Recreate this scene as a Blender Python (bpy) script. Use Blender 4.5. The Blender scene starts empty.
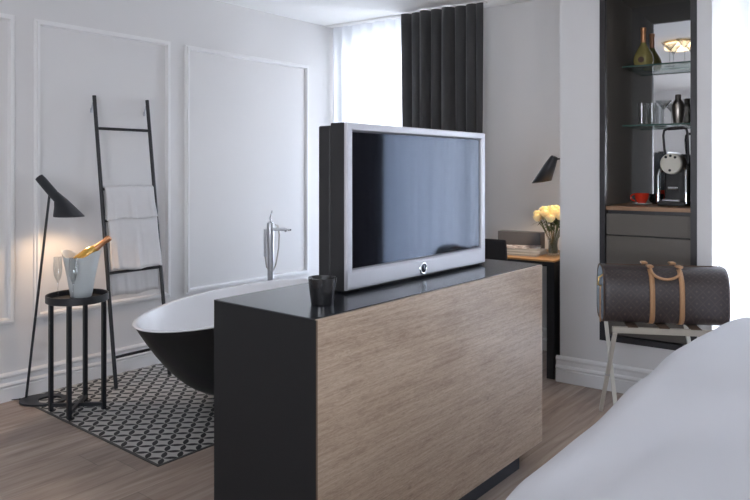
import bpy, bmesh, math, random
from mathutils import Vector, Matrix
random.seed(7)
PI = math.pi
SC = bpy.context.scene
C = SC.collection

# ------------------------------------------------------------------ materials
def new_mat(name):
    m = bpy.data.materials.new(name); m.use_nodes = True
    nt = m.node_tree
    return m, nt, nt.nodes['Principled BSDF']

def mat(name, col, rough=.5, metal=0.0, spec=.5, bump=0, bscale=200, var=0, vscale=8, coat=0, **kw):
    m, nt, p = new_mat(name)
    p.inputs['Base Color'].default_value = (*col, 1)
    p.inputs['Roughness'].default_value = rough
    p.inputs['Metallic'].default_value = metal
    p.inputs['Specular IOR Level'].default_value = spec
    p.inputs['Coat Weight'].default_value = coat
    tc = nt.nodes.new('ShaderNodeTexCoord')
    if var:
        n = nt.nodes.new('ShaderNodeTexNoise'); n.inputs['Scale'].default_value = vscale; n.inputs['Detail'].default_value = 4
        nt.links.new(tc.outputs['Object'], n.inputs['Vector'])
        mx = nt.nodes.new('ShaderNodeMix'); mx.data_type = 'RGBA'
        mx.inputs[6].default_value = (*[c*(1-var) for c in col], 1)
        mx.inputs[7].default_value = (*[min(1, c*(1+var)) for c in col], 1)
        nt.links.new(n.outputs['Fac'], mx.inputs[0]); nt.links.new(mx.outputs[2], p.inputs['Base Color'])
    if bump:
        n = nt.nodes.new('ShaderNodeTexNoise'); n.inputs['Scale'].default_value = bscale; n.inputs['Detail'].default_value = 3
        nt.links.new(tc.outputs['Object'], n.inputs['Vector'])
        b = nt.nodes.new('ShaderNodeBump'); b.inputs['Strength'].default_value = bump; b.inputs['Distance'].default_value = .002
        nt.links.new(n.outputs['Fac'], b.inputs['Height']); nt.links.new(b.outputs['Normal'], p.inputs['Normal'])
    for k, v in kw.items():
        p.inputs[k.replace('_', ' ')].default_value = v
    return m

def mth(nt, op, a, b=None, c=None):
    n = nt.nodes.new('ShaderNodeMath'); n.operation = op
    for i, v in enumerate((a, b, c)):
        if v is None: continue
        if isinstance(v, (int, float)): n.inputs[i].default_value = v
        else: nt.links.new(v, n.inputs[i])
    return n.outputs[0]

def mixc(nt, fac, a, b):
    mx = nt.nodes.new('ShaderNodeMix'); mx.data_type = 'RGBA'
    for idx, v in ((0, fac), (6, a), (7, b)):
        if isinstance(v, tuple): mx.inputs[idx].default_value = (*v, 1)
        elif isinstance(v, (int, float)): mx.inputs[idx].default_value = v
        else: nt.links.new(v, mx.inputs[idx])
    return mx.outputs[2]

def mapping(nt, scale=(1, 1, 1), rot=(0, 0, 0), loc=(0, 0, 0), src='Object'):
    tc = nt.nodes.new('ShaderNodeTexCoord'); mp = nt.nodes.new('ShaderNodeMapping')
    mp.inputs['Scale'].default_value = scale; mp.inputs['Rotation'].default_value = rot; mp.inputs['Location'].default_value = loc
    nt.links.new(tc.outputs[src], mp.inputs['Vector'])
    return mp.outputs[0]

def noise(nt, vec, scale, detail=4, rough=.5, dist=0):
    n = nt.nodes.new('ShaderNodeTexNoise'); n.inputs['Scale'].default_value = scale
    n.inputs['Detail'].default_value = detail; n.inputs['Roughness'].default_value = rough; n.inputs['Distortion'].default_value = dist
    nt.links.new(vec, n.inputs['Vector'])
    return n.outputs['Fac']

def ramp(nt, fac, stops):
    r = nt.nodes.new('ShaderNodeValToRGB'); nt.links.new(fac, r.inputs[0])
    e = r.color_ramp.elements
    while len(e) < len(stops): e.new(.5)
    for el, (p, c) in zip(e, stops): el.position = p; el.color = (*c, 1)
    return r.outputs[0]

def add_bump(nt, p, h, strength, dist=.002):
    b = nt.nodes.new('ShaderNodeBump'); b.inputs['Strength'].default_value = strength; b.inputs['Distance'].default_value = dist
    nt.links.new(h, b.inputs['Height']); nt.links.new(b.outputs['Normal'], p.inputs['Normal'])

def floor_mat():                       # oak boards along y, 0.19 wide
    m, nt, p = new_mat('oak_boards')
    v = mapping(nt)
    sx = nt.nodes.new('ShaderNodeSeparateXYZ'); nt.links.new(v, sx.inputs[0])
    bx = mth(nt, 'DIVIDE', sx.outputs[0], .19)
    row = mth(nt, 'FLOOR', bx)
    wn = nt.nodes.new('ShaderNodeTexWhiteNoise'); wn.noise_dimensions = '1D'; nt.links.new(row, wn.inputs['W'])
    by = mth(nt, 'ADD', mth(nt, 'DIVIDE', sx.outputs[1], 1.7), mth(nt, 'MULTIPLY', wn.outputs['Value'], 5))
    brd = mth(nt, 'FLOOR', by)
    wn2 = nt.nodes.new('ShaderNodeTexWhiteNoise'); wn2.noise_dimensions = '2D'
    cb = nt.nodes.new('ShaderNodeCombineXYZ'); nt.links.new(row, cb.inputs[0]); nt.links.new(brd, cb.inputs[1])
    nt.links.new(cb.outputs[0], wn2.inputs['Vector'])
    off = nt.nodes.new('ShaderNodeVectorMath'); off.operation = 'MULTIPLY_ADD'
    nt.links.new(wn2.outputs['Color'], off.inputs[0]); off.inputs[1].default_value = (9, 9, 9)
    sc = nt.nodes.new('ShaderNodeVectorMath'); sc.operation = 'MULTIPLY'
    nt.links.new(v, sc.inputs[0]); sc.inputs[1].default_value = (11, .9, 1)
    nt.links.new(sc.outputs[0], off.inputs[2])
    g = noise(nt, off.outputs[0], 2.2, 6, .6, .5)
    g2 = noise(nt, off.outputs[0], 9, 3, .6)
    c = ramp(nt, g, [(.28, (.225, .165, .13)), (.5, (.40, .31, .25)), (.72, (.54, .445, .375))])
    c = mixc(nt, mth(nt, 'MULTIPLY', g2, .25), c, (.17, .12, .10))
    tint = mth(nt, 'MULTIPLY', wn2.outputs['Value'], .34)
    c = mixc(nt, tint, c, (.155, .12, .105))
    fx = mth(nt, 'ABSOLUTE', mth(nt, 'SUBTRACT', mth(nt, 'FRACT', bx), .5))
    fy = mth(nt, 'ABSOLUTE', mth(nt, 'SUBTRACT', mth(nt, 'FRACT', by), .5))
    gap = mth(nt, 'MAXIMUM', mth(nt, 'GREATER_THAN', fx, .493), mth(nt, 'GREATER_THAN', fy, .4988))
    c = mixc(nt, mth(nt, 'MULTIPLY', gap, .4), c, (.06, .045, .038))
    nt.links.new(c, p.inputs['Base Color'])
    p.inputs['Roughness'].default_value = .42
    add_bump(nt, p, g, .25)
    return m

def tile_mat():                        # cement tiles: black petals on a square grid turned 45 degrees
    m, nt, p = new_mat('petal_tiles')
    per = .0767
    v = mapping(nt, (1/per, 1/per, 1), (0, 0, PI/4))
    sx = nt.nodes.new('ShaderNodeSeparateXYZ'); nt.links.new(v, sx.inputs[0])
    def lens(a, b):
        fu = mth(nt, 'FRACT', a)
        t = mth(nt, 'SUBTRACT', mth(nt, 'MULTIPLY', fu, 2), 1)
        w = mth(nt, 'MULTIPLY', mth(nt, 'SUBTRACT', .92, mth(nt, 'MULTIPLY', t, t)), .2)
        fb = mth(nt, 'SUBTRACT', mth(nt, 'FRACT', mth(nt, 'ADD', b, .5)), .5)
        return mth(nt, 'LESS_THAN', mth(nt, 'ABSOLUTE', fb), w)
    k = mth(nt, 'MAXIMUM', lens(sx.outputs[0], sx.outputs[1]), lens(sx.outputs[1], sx.outputs[0]))
    n = noise(nt, v, 1.5, 3)
    light = mixc(nt, n, (.44, .43, .405), (.60, .585, .55))
    c = mixc(nt, k, light, (.014, .014, .015))
    nt.links.new(c, p.inputs['Base Color']); p.inputs['Roughness'].default_value = .55
    return m

def oak_panel_mat():                   # quiet horizontal oak veneer, grain along y
    m, nt, p = new_mat('oak_veneer')
    a = noise(nt, mapping(nt, (1, .55, 3.0)), 2.6, 6, .62, .9)
    f = noise(nt, mapping(nt, (1, 1.5, 42)), 2.6, 6, .68, .5)
    g = noise(nt, mapping(nt, (1, 6, 26)), 4.0, 5, .65, 1.6)
    s = mth(nt, 'ADD', mth(nt, 'MULTIPLY', a, .30), mth(nt, 'MULTIPLY', f, .40))
    s = mth(nt, 'ADD', s, mth(nt, 'MULTIPLY', g, .30))
    c = ramp(nt, s, [(.38, (.30, .20, .132)), (.50, (.46, .342, .243)), (.62, (.59, .465, .35))])
    vo = nt.nodes.new('ShaderNodeTexVoronoi'); vo.inputs['Scale'].default_value = 4.2
    nt.links.new(mapping(nt, (1, 1.0, 1.9)), vo.inputs['Vector'])
    kn = ramp(nt, vo.outputs['Distance'], [(.0, (1, 1, 1)), (.03, (.8, .8, .8)), (.07, (0, 0, 0))])
    c = mixc(nt, mth(nt, 'MULTIPLY', kn, .5), c, (.16, .10, .065))
    pore = mth(nt, 'GREATER_THAN', noise(nt, mapping(nt, (1, 12, 70)), 2.2, 2), .64)
    c = mixc(nt, mth(nt, 'MULTIPLY', pore, .25), c, (.22, .15, .10))
    nt.links.new(c, p.inputs['Base Color']); p.inputs['Roughness'].default_value = .40; p.inputs['Specular IOR Level'].default_value = .75
    add_bump(nt, p, f, .2)
    return m

def sheer_mat(name, col, tr):
    m = bpy.data.materials.new(name); m.use_nodes = True; nt = m.node_tree
    for n in list(nt.nodes): nt.nodes.remove(n)
    out = nt.nodes.new('ShaderNodeOutputMaterial')
    t = nt.nodes.new('ShaderNodeBsdfTransparent'); tl = nt.nodes.new('ShaderNodeBsdfTranslucent'); d = nt.nodes.new('ShaderNodeBsdfDiffuse')
    tl.inputs[0].default_value = (*col, 1); d.inputs[0].default_value = (*col, 1)
    a = nt.nodes.new('ShaderNodeMixShader'); a.inputs[0].default_value = .35
    nt.links.new(tl.outputs[0], a.inputs[1]); nt.links.new(d.outputs[0], a.inputs[2])
    b = nt.nodes.new('ShaderNodeMixShader'); b.inputs[0].default_value = 1-tr
    nt.links.new(t.outputs[0], b.inputs[1]); nt.links.new(a.outputs[0], b.inputs[2]); nt.links.new(b.outputs[0], out.inputs[0])
    return m

def clear_mat(name, tint=(1, 1, 1), gloss=.12, rough=.02):
    # thin clear glass: mostly see-through with a mirror sheen that grows at grazing angles
    m = bpy.data.materials.new(name); m.use_nodes = True; nt = m.node_tree
    for n in list(nt.nodes): nt.nodes.remove(n)
    out = nt.nodes.new('ShaderNodeOutputMaterial')
    t = nt.nodes.new('ShaderNodeBsdfTransparent'); t.inputs[0].default_value = (*tint, 1)
    g = nt.nodes.new('ShaderNodeBsdfGlossy'); g.inputs['Roughness'].default_value = rough
    lw = nt.nodes.new('ShaderNodeLayerWeight'); lw.inputs[0].default_value = .35
    f = mth(nt, 'ADD', mth(nt, 'MULTIPLY', lw.outputs['Facing'], .45), gloss*.4)
    b = nt.nodes.new('ShaderNodeMixShader'); nt.links.new(f, b.inputs[0])
    nt.links.new(t.outputs[0], b.inputs[1]); nt.links.new(g.outputs[0], b.inputs[2]); nt.links.new(b.outputs[0], out.inputs[0])
    return m

def canvas_mat():                      # coated brown canvas, faint diamond lattice with small blossoms
    m, nt, p = new_mat('coated_canvas')
    v = mapping(nt)
    sx = nt.nodes.new('ShaderNodeSeparateXYZ'); nt.links.new(v, sx.inputs[0])
    h = mth(nt, 'ADD', sx.outputs[2], mth(nt, 'MULTIPLY', sx.outputs[1], .9))
    a = mth(nt, 'DIVIDE', mth(nt, 'ADD', sx.outputs[0], h), .062)
    b = mth(nt, 'DIVIDE', mth(nt, 'SUBTRACT', sx.outputs[0], h), .062)
    fa = mth(nt, 'SUBTRACT', mth(nt, 'FRACT', a), .5); fb = mth(nt, 'SUBTRACT', mth(nt, 'FRACT', b), .5)
    line = mth(nt, 'MAXIMUM', mth(nt, 'GREATER_THAN', mth(nt, 'ABSOLUTE', fa), .44), mth(nt, 'GREATER_THAN', mth(nt, 'ABSOLUTE', fb), .44))
    r2 = mth(nt, 'ADD', mth(nt, 'MULTIPLY', fa, fa), mth(nt, 'MULTIPLY', fb, fb))
    pet = mth(nt, 'LESS_THAN', r2, mth(nt, 'ADD', .012, mth(nt, 'MULTIPLY', mth(nt, 'ABSOLUTE', mth(nt, 'MULTIPLY', fa, fb)), .9)))
    k = mth(nt, 'MAXIMUM', mth(nt, 'MULTIPLY', line, .5), pet)
    c = mixc(nt, mth(nt, 'MULTIPLY', k, .55), (.040, .030, .029), (.115, .085, .068))
    nt.links.new(c, p.inputs['Base Color']); p.inputs['Roughness'].default_value = .42
    n = noise(nt, v, 500, 2); add_bump(nt, p, n, .15)
    return m

M = {}
M['wall'] = mat('painted_plaster', (.73, .72, .712), .75, bump=.05, bscale=60, var=.012, vscale=1.5)
M['ceiling'] = mat('ceiling_paint', (.90, .90, .89), .85)
M['trim'] = mat('satin_trim_paint', (.82, .815, .81), .4)
M['floor'] = floor_mat()
M['tiles'] = tile_mat()
M['tile_edge'] = mat('dark_edge_strip', (.05, .048, .045), .4)
M['oak'] = oak_panel_mat()
M['black_top'] = mat('black_laminate_top', (.022, .026, .034), .2, spec=.8, bump=.05, bscale=300, var=.1)
M['black'] = mat('black_laminate', (.011, .011, .0115), .5, spec=.35, bump=.05, bscale=300)
M['kick'] = mat('toe_kick_blue_black', (.012, .017, .028), .35)
M['oak_edge'] = mat('oak_edge_band', (.13, .085, .055), .6)
M['silver'] = mat('silver_bezel', (.55, .55, .58), .4, .4)
M['silver_dark'] = mat('bezel_inner_lip', (.30, .30, .33), .35, .6)
M['screen'] = mat('tv_screen_glass', (.010, .010, .013), .06, spec=.48, IOR=1.58, Specular_Tint=(.42, .58, .86, 1))  # blue of the reflected window light put into the specular tint
M['tvback'] = mat('tv_back_plastic', (.017, .017, .018), .55)
M['chrome'] = mat('chrome', (.75, .77, .8), .12, 1)
M['satin'] = mat('satin_steel', (.52, .53, .56), .3, 1)
M['tub_in'] = mat('white_solid_surface', (.93, .93, .94), .25)
M['tub_out'] = mat('matt_black_tub_shell', (.012, .012, .012), .42)
M['iron'] = mat('black_iron', (.016, .017, .02), .42, var=.1)
M['lamp'] = mat('anthracite_lacquer', (.018, .02, .025), .4)
M['lamp_in'] = mat('white_reflector', (.8, .8, .78), .5)
M['towel'] = mat('white_terry', (.70, .69, .69), .95, bump=.8, bscale=350, var=.04, vscale=30)
M['bucket'] = mat('frosted_ice_bucket', (.66, .70, .70), .4, var=.04, vscale=12, Transmission_Weight=.12)
M['gold'] = mat('gold_glass', (.56, .33, .06), .15, .25, coat=.5, var=.2, vscale=30)
M['copper'] = mat('copper_foil', (.62, .30, .15), .38, .75, bump=.5, bscale=90)
M['glass'] = clear_mat('clear_glass', (.96, .97, .97), .2)
M['shelf_glass'] = clear_mat('shelf_glass', (.86, .93, .90), .1)
M['shelf_edge'] = mat('green_glass_edge', (.06, .12, .10), .15)
M['green_bottle'] = mat('olive_bottle_glass', (.33, .28, .10), .1, .1, coat=.8)
M['pane'] = clear_mat('window_glass', (.97, .98, 1), .05)
M['mirror'] = mat('mirror', (.86, .88, .9), .03, 1)
M['sheer'] = sheer_mat('sheer_voile', (.87, .90, .94), .07)
M['drape'] = mat('charcoal_velvet', (.043, .043, .044), .9, bump=.3, bscale=250, Sheen_Weight=.25)
M['frame'] = mat('dark_bronze_frame', (.022, .020, .023), .42)
M['taupe'] = mat('taupe_lacquer', (.110, .097, .081), .55, var=.02)
M['taupe_side'] = mat('taupe_matt_lacquer', (.125, .112, .096), .8, spec=.1, var=.02)
M['worktop'] = mat('walnut_worktop', (.30, .165, .085), .42, var=.3, vscale=14)
M['desk_wood'] = mat('amber_oak_desktop', (.50, .27, .105), .4, var=.15, vscale=10)
M['linen'] = mat('white_bed_linen', (.72, .72, .745), .85, bump=.12, bscale=9)
M['mattress'] = mat('mattress_ticking', (.75, .75, .74), .9)
M['bedbase'] = mat('grey_upholstery', (.22, .21, .2), .9, bump=.3)
M['canvas'] = canvas_mat()
M['leather'] = mat('honey_leather', (.43, .235, .115), .5, var=.12, vscale=25)
M['bag_end'] = mat('grey_blue_end', (.17, .22, .27), .5, var=.15, vscale=20)  # bag ends toned grey-blue apart from the brown canvas
M['brass'] = mat('brass', (.65, .45, .18), .3, 1)
M['cream'] = mat('cream_metal', (.66, .63, .56), .45)
M['rail'] = mat('pale_wood_rail', (.47, .43, .36), .55, var=.08, vscale=20)
M['strap'] = mat('brown_webbing', (.12, .075, .05), .8)
M['red'] = mat('red_porcelain', (.55, .035, .015), .2, coat=.5)
M['white_china'] = mat('white_porcelain', (.8, .8, .78), .2)
M['black_china'] = mat('black_porcelain', (.012, .012, .013), .2, coat=.5)
M['cup_in'] = mat('greyish_glaze', (.55, .52, .46), .5, var=.3, vscale=60)
M['machine'] = mat('machine_black', (.013, .012, .012), .3)
M['face'] = mat('cream_plate', (.72, .69, .60), .35)
M['steel_dark'] = mat('gunmetal', (.50, .46, .42), .35, 1)
M['chair'] = mat('charcoal_seat_fabric', (.018, .017, .019), .85, bump=.3)
M['box'] = mat('grey_box', (.12, .12, .125), .6)
M['paper'] = mat('printed_paper', (.55, .53, .50), .7)
M['petal'] = mat('cream_petal', (.90, .80, .48), .65, var=.1, vscale=60, Subsurface_Weight=.1)
M['leaf'] = mat('dark_leaf', (.05, .085, .035), .55, var=.35, vscale=40)
M['stem'] = mat('green_stem', (.10, .13, .05), .5)
M['bulb'] = None

def print_mat():
    m, nt, p = new_mat('magazine_cover_print')
    v = mapping(nt, (1, 1, 1))
    n = noise(nt, v, 14, 2, .5, 1.2)
    c = ramp(nt, n, [(.38, (.10, .06, .05)), (.47, (.34, .22, .18)), (.52, (.72, .69, .66)), (.64, (.75, .73, .71)), (.72, (.25, .2, .2))])
    nt.links.new(c, p.inputs['Base Color']); p.inputs['Roughness'].default_value = .35
    return m
M['cover'] = print_mat()

def emit(name, col, s):
    m, nt, p = new_mat(name)
    p.inputs['Base Color'].default_value = (*col, 1)
    p.inputs['Emission Color'].default_value = (*col, 1); p.inputs['Emission Strength'].default_value = s
    return m
M['bulb'] = emit('warm_bulb', (1, .72, .42), 12)
M['led'] = emit('warm_lampshade', (1, .72, .44), 3.0)

# ------------------------------------------------------------------ mesh helpers
class MB:
    def __init__(s): s.bm = bmesh.new()
    def box(s, c, d, rz=0, rot=None, bev=0, seg=2):
        b = bmesh.new(); bmesh.ops.create_cube(b, size=1)
        bmesh.ops.scale(b, vec=d, verts=b.verts)
        if bev: bmesh.ops.bevel(b, geom=b.edges[:], offset=bev, segments=seg, profile=.5, affect='EDGES')
        R = (rot.to_4x4() if rot is not None else Matrix.Rotation(rz, 4, 'Z'))
        bmesh.ops.transform(b, matrix=Matrix.Translation(c) @ R, verts=b.verts)
        s._join(b); return s
    def _join(s, b):
        me = bpy.data.meshes.new('tmp'); b.to_mesh(me); b.free(); s.bm.from_mesh(me); bpy.data.meshes.remove(me)
    def b6(s, x0, x1, y0, y1, z0, z1, bev=0):
        return s.box(((x0+x1)/2, (y0+y1)/2, (z0+z1)/2), (abs(x1-x0), abs(y1-y0), abs(z1-z0)), bev=bev)
    def rings(s, rings, cap0=True, cap1=True, closed=True):
        vs = [[s.bm.verts.new(p) for p in r] for r in rings]
        n = len(vs[0])
        for a, b in zip(vs, vs[1:]):
            for i in range(n if closed else n-1):
                j = (i+1) % n
                s.bm.faces.new((a[i], a[j], b[j], b[i]))
        if cap0 and closed: s.bm.faces.new(list(reversed(vs[0])))
        if cap1 and closed: s.bm.faces.new(vs[-1])
        return s
    def lathe(s, prof, c=(0, 0, 0), seg=32, axis=None, cap0=False, cap1=False):
        R = Vector((0, 0, 1)).rotation_difference(Vector(axis)).to_matrix() if axis is not None else Matrix.Identity(3)
        rings = []
        for r, z in prof:
            rings.append([Vector(c) + R @ Vector((max(r, 1e-4)*math.cos(2*PI*i/seg), max(r, 1e-4)*math.sin(2*PI*i/seg), z)) for i in range(seg)])
        return s.rings(rings, cap0, cap1)
    def tube(s, pts, r, seg=10, r1=None, sq=False):
        pts = [Vector(p) for p in pts]; rings = []
        n = len(pts); up = None
        for i, p in enumerate(pts):
            t = (pts[min(i+1, n-1)] - pts[max(i-1, 0)]).normalized()
            if up is None:
                up = Vector((0, 0, 1)) if abs(t.z) < .9 else Vector((1, 0, 0))
            a = (up - t*up.dot(t)).normalized(); b = t.cross(a); up = a
            rr = r if r1 is None else r + (r1-r)*i/(n-1)
            if sq: ring = [p + a*sx*rr + b*sy*rr for sx, sy in ((1, 1), (-1, 1), (-1, -1), (1, -1))]
            else: ring = [p + a*rr*math.cos(2*PI*k/seg) + b*rr*math.sin(2*PI*k/seg) for k in range(seg)]
            rings.append(ring)
        return s.rings(rings)
    def build(s, name, m, parent=None, smooth=False, mod=None, angle=40):
        bmesh.ops.recalc_face_normals(s.bm, faces=s.bm.faces)
        me = bpy.data.meshes.new(name); s.bm.to_mesh(me); s.bm.free()
        if smooth:
            me.polygons.foreach_set('use_smooth', [True]*len(me.polygons))
            try: me.set_sharp_from_angle(angle=math.radians(angle))
            except Exception: pass
        o = bpy.data.objects.new(name, me); C.objects.link(o); me.materials.append(m)
        if parent is not None: o.parent = parent
        return o

def thing(name, label, cat, loc=(0, 0, 0), rz=0, group=None):
    o = bpy.data.objects.new(name, None); C.objects.link(o); o.empty_display_size = .05
    o.location = loc; o.rotation_euler = (0, 0, rz)
    return tag(o, label, cat, group)
def tag(o, label, cat, group=None):
    o['label'] = label; o['category'] = cat
    if group: o['group'] = group
    return o
def struct(o, label=None):
    o['kind'] = 'structure'
    if label: o['label'] = label
    return o
def sempty(name, loc=(0, 0, 0), rz=0):
    o = bpy.data.objects.new(name, None); C.objects.link(o); o.location = loc; o.rotation_euler = (0, 0, rz)
    return struct(o)
def arc(n, a0, a1): return [a0+(a1-a0)*i/(n-1) for i in range(n)]
def lerp_table(tab, t):
    if t <= tab[0][0]: return tab[0][1]
    for (a, va), (b, vb) in zip(tab, tab[1:]):
        if t <= b:
            k = (t-a)/(b-a); k = k*k*(3-2*k)
            return va+(vb-va)*k
    return tab[-1][1]

# ------------------------------------------------------------------ camera
cam_d = bpy.data.cameras.new('camera'); cam = bpy.data.objects.new('camera', cam_d); C.objects.link(cam)
CAMH = 1.4; YAW = math.atan2(555, 680)
cam.location = (0, 0, CAMH); cam.rotation_euler = (PI/2, 0, YAW)
cam_d.sensor_width = 36; cam_d.lens = 680/750*36; cam_d.shift_y = -81/750
cam_d.clip_start = .02
SC.camera = cam

# ------------------------------------------------------------------ room shell
XL, XR, YB = -4.32, 2.30, -2.30
HC = 2.716
TIL = math.radians(4.6); Q = Vector((math.cos(TIL), math.sin(TIL))); N = Vector((-Q.y, Q.x))
def onwall(x, off=0):                 # inner plane of the window wall, tilted a little to the left wall
    return 4.75 + (x-XL)*math.tan(TIL) + off
YF = onwall(XR)+.6

o = MB().b6(XL-.25, XR+.25, YB-.25, YF, -.1, 0).build('floor', M['floor']); struct(o)
o = MB().b6(XL-.25, XR+.25, YB-.25, YF, HC, HC+.1).build('ceiling', M['ceiling']); struct(o)
o = MB().b6(XL-.2, XL, YB-.25, onwall(XL)+.25, 0, HC).build('wall_left', M['wall']); struct(o)
BW = (-1.0, .4, .7, 2.15); RW = (-1.9, -.8, .6, 2.3)  # openings for unseen windows added to fill the room with light
o = MB().b6(XR, XR+.2, YB-.25, RW[0], 0, HC).b6(XR, XR+.2, RW[1], YF, 0, HC).b6(XR, XR+.2, RW[0], RW[1], 0, RW[2]).b6(XR, XR+.2, RW[0], RW[1], RW[3], HC).build('wall_right', M['wall']); struct(o)
o = MB().b6(XL, BW[0], YB-.2, YB, 0, HC).b6(BW[1], XR, YB-.2, YB, 0, HC).b6(BW[0], BW[1], YB-.2, YB, 0, BW[2]).b6(BW[0], BW[1], YB-.2, YB, BW[3], HC).build('wall_back', M['wall']); struct(o)

# tiled inlay under the tub with its dark metal edge
mb = MB().b6(XL, -2.825, 1.845, 4.62, 0, .002)
o = mb.build('floor_tiles', M['tiles']); struct(o)
mb = MB().b6(-2.825, -2.81, 1.83, 4.62, 0, .003).b6(XL, -2.81, 1.83, 1.845, 0, .003)
o = mb.build('floor_edge_strip', M['tile_edge']); struct(o)

# window wall in a frame turned by TIL; u runs along it from the corner, v outwards
WW = sempty('wall_window', (XL, onwall(XL), 0), TIL)
ULEN = (XR-XL)/math.cos(TIL)+.3
wins = [(.18, 1.42, .12, 2.52), (3.46, 5.0, .12, 2.20)]
U0 = -.2
mb = MB()
# column / niche hole is between u 2.50 and 3.45
segs = []
cur = U0
for (a, b, z0, z1) in wins:
    mb.b6(cur, a, 0, .2, 0, HC); mb.b6(a, b, 0, .2, 0, z0); mb.b6(a, b, 0, .2, z1, HC); cur = b
mb.b6(cur, ULEN, 0, .2, 0, HC)
mb.build('wall_panel', M['wall'], WW)

def window(n, a, b, z0, z1, muls):
    w = sempty('window_%d' % n, (XL, onwall(XL), 0), TIL)
    f = MB(); t = .055
    f.b6(a, a+t, .06, .13, z0, z1).b6(b-t, b, .06, .13, z0, z1).b6(a+t, b-t, .06, .13, z0, z0+t).b6(a+t, b-t, .06, .13, z1-t, z1)
    for u in muls: f.b6(u-.03, u+.03, .065, .125, z0+t, z1-t)
    f.b6(a+t, b-t, .07, .12, 1.92, 1.98)
    f.build('window_frame', M['frame'], w)
    MB().b6(a+t, b-t, .092, .098, z0+t, z1-t).build('pane', M['pane'], w)
window(1, *wins[0], [.78])
window(2, *wins[1], [4.2])

def fill_window(n, c, rz, w_, z0, z1, k):  # unseen windows added behind and beside the camera for fill light
    w = sempty('window_%d' % n, c, rz); f = MB(); t = .055; h_ = w_/2
    f.b6(-h_, -h_+t, -.03, .03, z0, z1).b6(h_-t, h_, -.03, .03, z0, z1).b6(-h_+t, h_-t, -.03, .03, z0, z0+t).b6(-h_+t, h_-t, -.03, .03, z1-t, z1)
    for i in range(1, k): f.b6(-h_+w_*i/k-.03, -h_+w_*i/k+.03, -.025, .025, z0+t, z1-t)
    f.build('window_frame', M['frame'], w)
    MB().b6(-h_+t, h_-t, -.003, .003, z0+t, z1-t).build('pane', M['pane'], w)
fill_window(3, ((BW[0]+BW[1])/2, YB-.1, 0), PI, BW[1]-BW[0], BW[2], BW[3], 3)
fill_window(4, (XR+.1, (RW[0]+RW[1])/2, 0), -PI/2, RW[1]-RW[0], RW[2], RW[3], 2)

# the projecting column with the bar niche: local frame at its left front foot
PC = Vector((-1.893, 4.251))
CO = sempty('wall_column', (PC.x, PC.y, 0), TIL)
D = .69
mb = MB()
mb.b6(0, .262, 0, D, 0, HC).b6(.829, .908, 0, D, 0, HC).b6(.262, .829, 0, D, 2.58, HC).b6(.262, .829, 0, D, 0, .312).b6(.262, .829, .675, D, .312, 2.58)
mb.build('wall_panel', M['wall'], CO)

# baseboards: board with two bead ridges
def base_profile(mb, a, b, outdir):   # along local x from a to b, sticking out along -y
    prof = [(0, 0), (-.022, 0), (-.022, .078), (-.017, .084), (-.022, .090), (-.026, .097), (-.022, .106), (-.012, .112), (-.012, .138),
            (-.018, .144), (-.022, .153), (-.018, .163), (-.008, .170), (0, .170)]
    mb.rings([[Vector((x, p, z)) for p, z in prof] for x in (a, b)])
o = MB(); base_profile(o, -.022, .905, 1); o = o.build('baseboard_column', M['trim']); struct(o); o.location = (PC.x, PC.y, 0); o.rotation_euler = (0, 0, TIL)
o = MB(); base_profile(o, YB, onwall(XL), 1); o = o.build('baseboard_left', M['trim']); struct(o)
o.location = (XL, 0, 0); o.rotation_euler = (0, 0, PI/2)
o = MB(); base_profile(o, 0, 2.5, 1); o = o.build('baseboard_window', M['trim']); struct(o); o.location = (XL, onwall(XL), 0); o.rotation_euler = (0, 0, TIL)

# framed mouldings on the left wall
def moulding(n, y0, y1, z0=.47, z1=2.312):
    # mitred picture-frame moulding, profile sweeps round the rectangle
    prof = [(0, 0), (0, .010), (.010, .013), (.014, .026), (.030, .026), (.038, 0)]
    mb = MB(); loops = []
    for inn, h in prof:
        a, b, c, d = y0+inn, y1-inn, z0+inn, z1-inn
        loops.append([Vector((XL+h, a, c)), Vector((XL+h, b, c)), Vector((XL+h, b, d)), Vector((XL+h, a, d))])
    mb.rings(loops, False, False)
    o = mb.build('trim_%d' % n, M['trim']); struct(o)
moulding(1, .78, 1.818, .465, 2.335)
moulding(2, 1.934, 2.912, .465, 2.335)
moulding(3, 3.04, 4.34, .465, 2.328)

# ------------------------------------------------------------------ curtains
def curtain(name, m, x0, x1, lbl, grp, amp, wl, line, thick=.003, ztop=HC-.012, zbot=.02, seed=1, flare=0, step=.008):
    rnd = random.Random(seed)
    L = (x1-x0)/math.cos(TIL); n = int(L/step)
    ph = [rnd.uniform(0, 6.28) for _ in range(6)]
    rows = 14
    mb = MB(); grid = []
    for r in range(rows+1):
        t = r/rows; z = ztop+(zbot-ztop)*t
        row = []
        for i in range(n+1):
            s = L*i/n
            k = s/wl*2*PI + 1.5*math.sin(s*5.1+ph[0]) + .9*math.sin(s*11.3+ph[1]) + .6*t*math.sin(s*6.1+ph[3]+2*t)
            sh = math.sin(k); sh = math.copysign(abs(sh)**.8, sh)
            w = amp*(.75+.25*min(1, t*2.5))*sh*(1+.4*math.sin(s*9.3+ph[2])) + amp*.35*math.sin(.47*k+ph[5]+t) + amp*.25*math.sin(2.3*k+ph[4])*t
            su = s + amp*.35*math.cos(k) + flare*t*(1-s/L)
            p = Vector((x0, line(x0))) + Q*su + N*w
            row.append(mb.bm.verts.new((p.x, p.y, z)))
        grid.append(row)
    for r in range(rows):
        for i in range(n): mb.bm.faces.new((grid[r][i], grid[r][i+1], grid[r+1][i+1], grid[r+1][i]))
    o = mb.build(name, m, None, True, angle=180)
    if thick:
        s = o.modifiers.new('thick', 'SOLIDIFY'); s.thickness = thick
    return tag(o, lbl, 'curtain', grp)
lineA = lambda x: 4.535 + (x+4.32)*math.tan(TIL)
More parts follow.
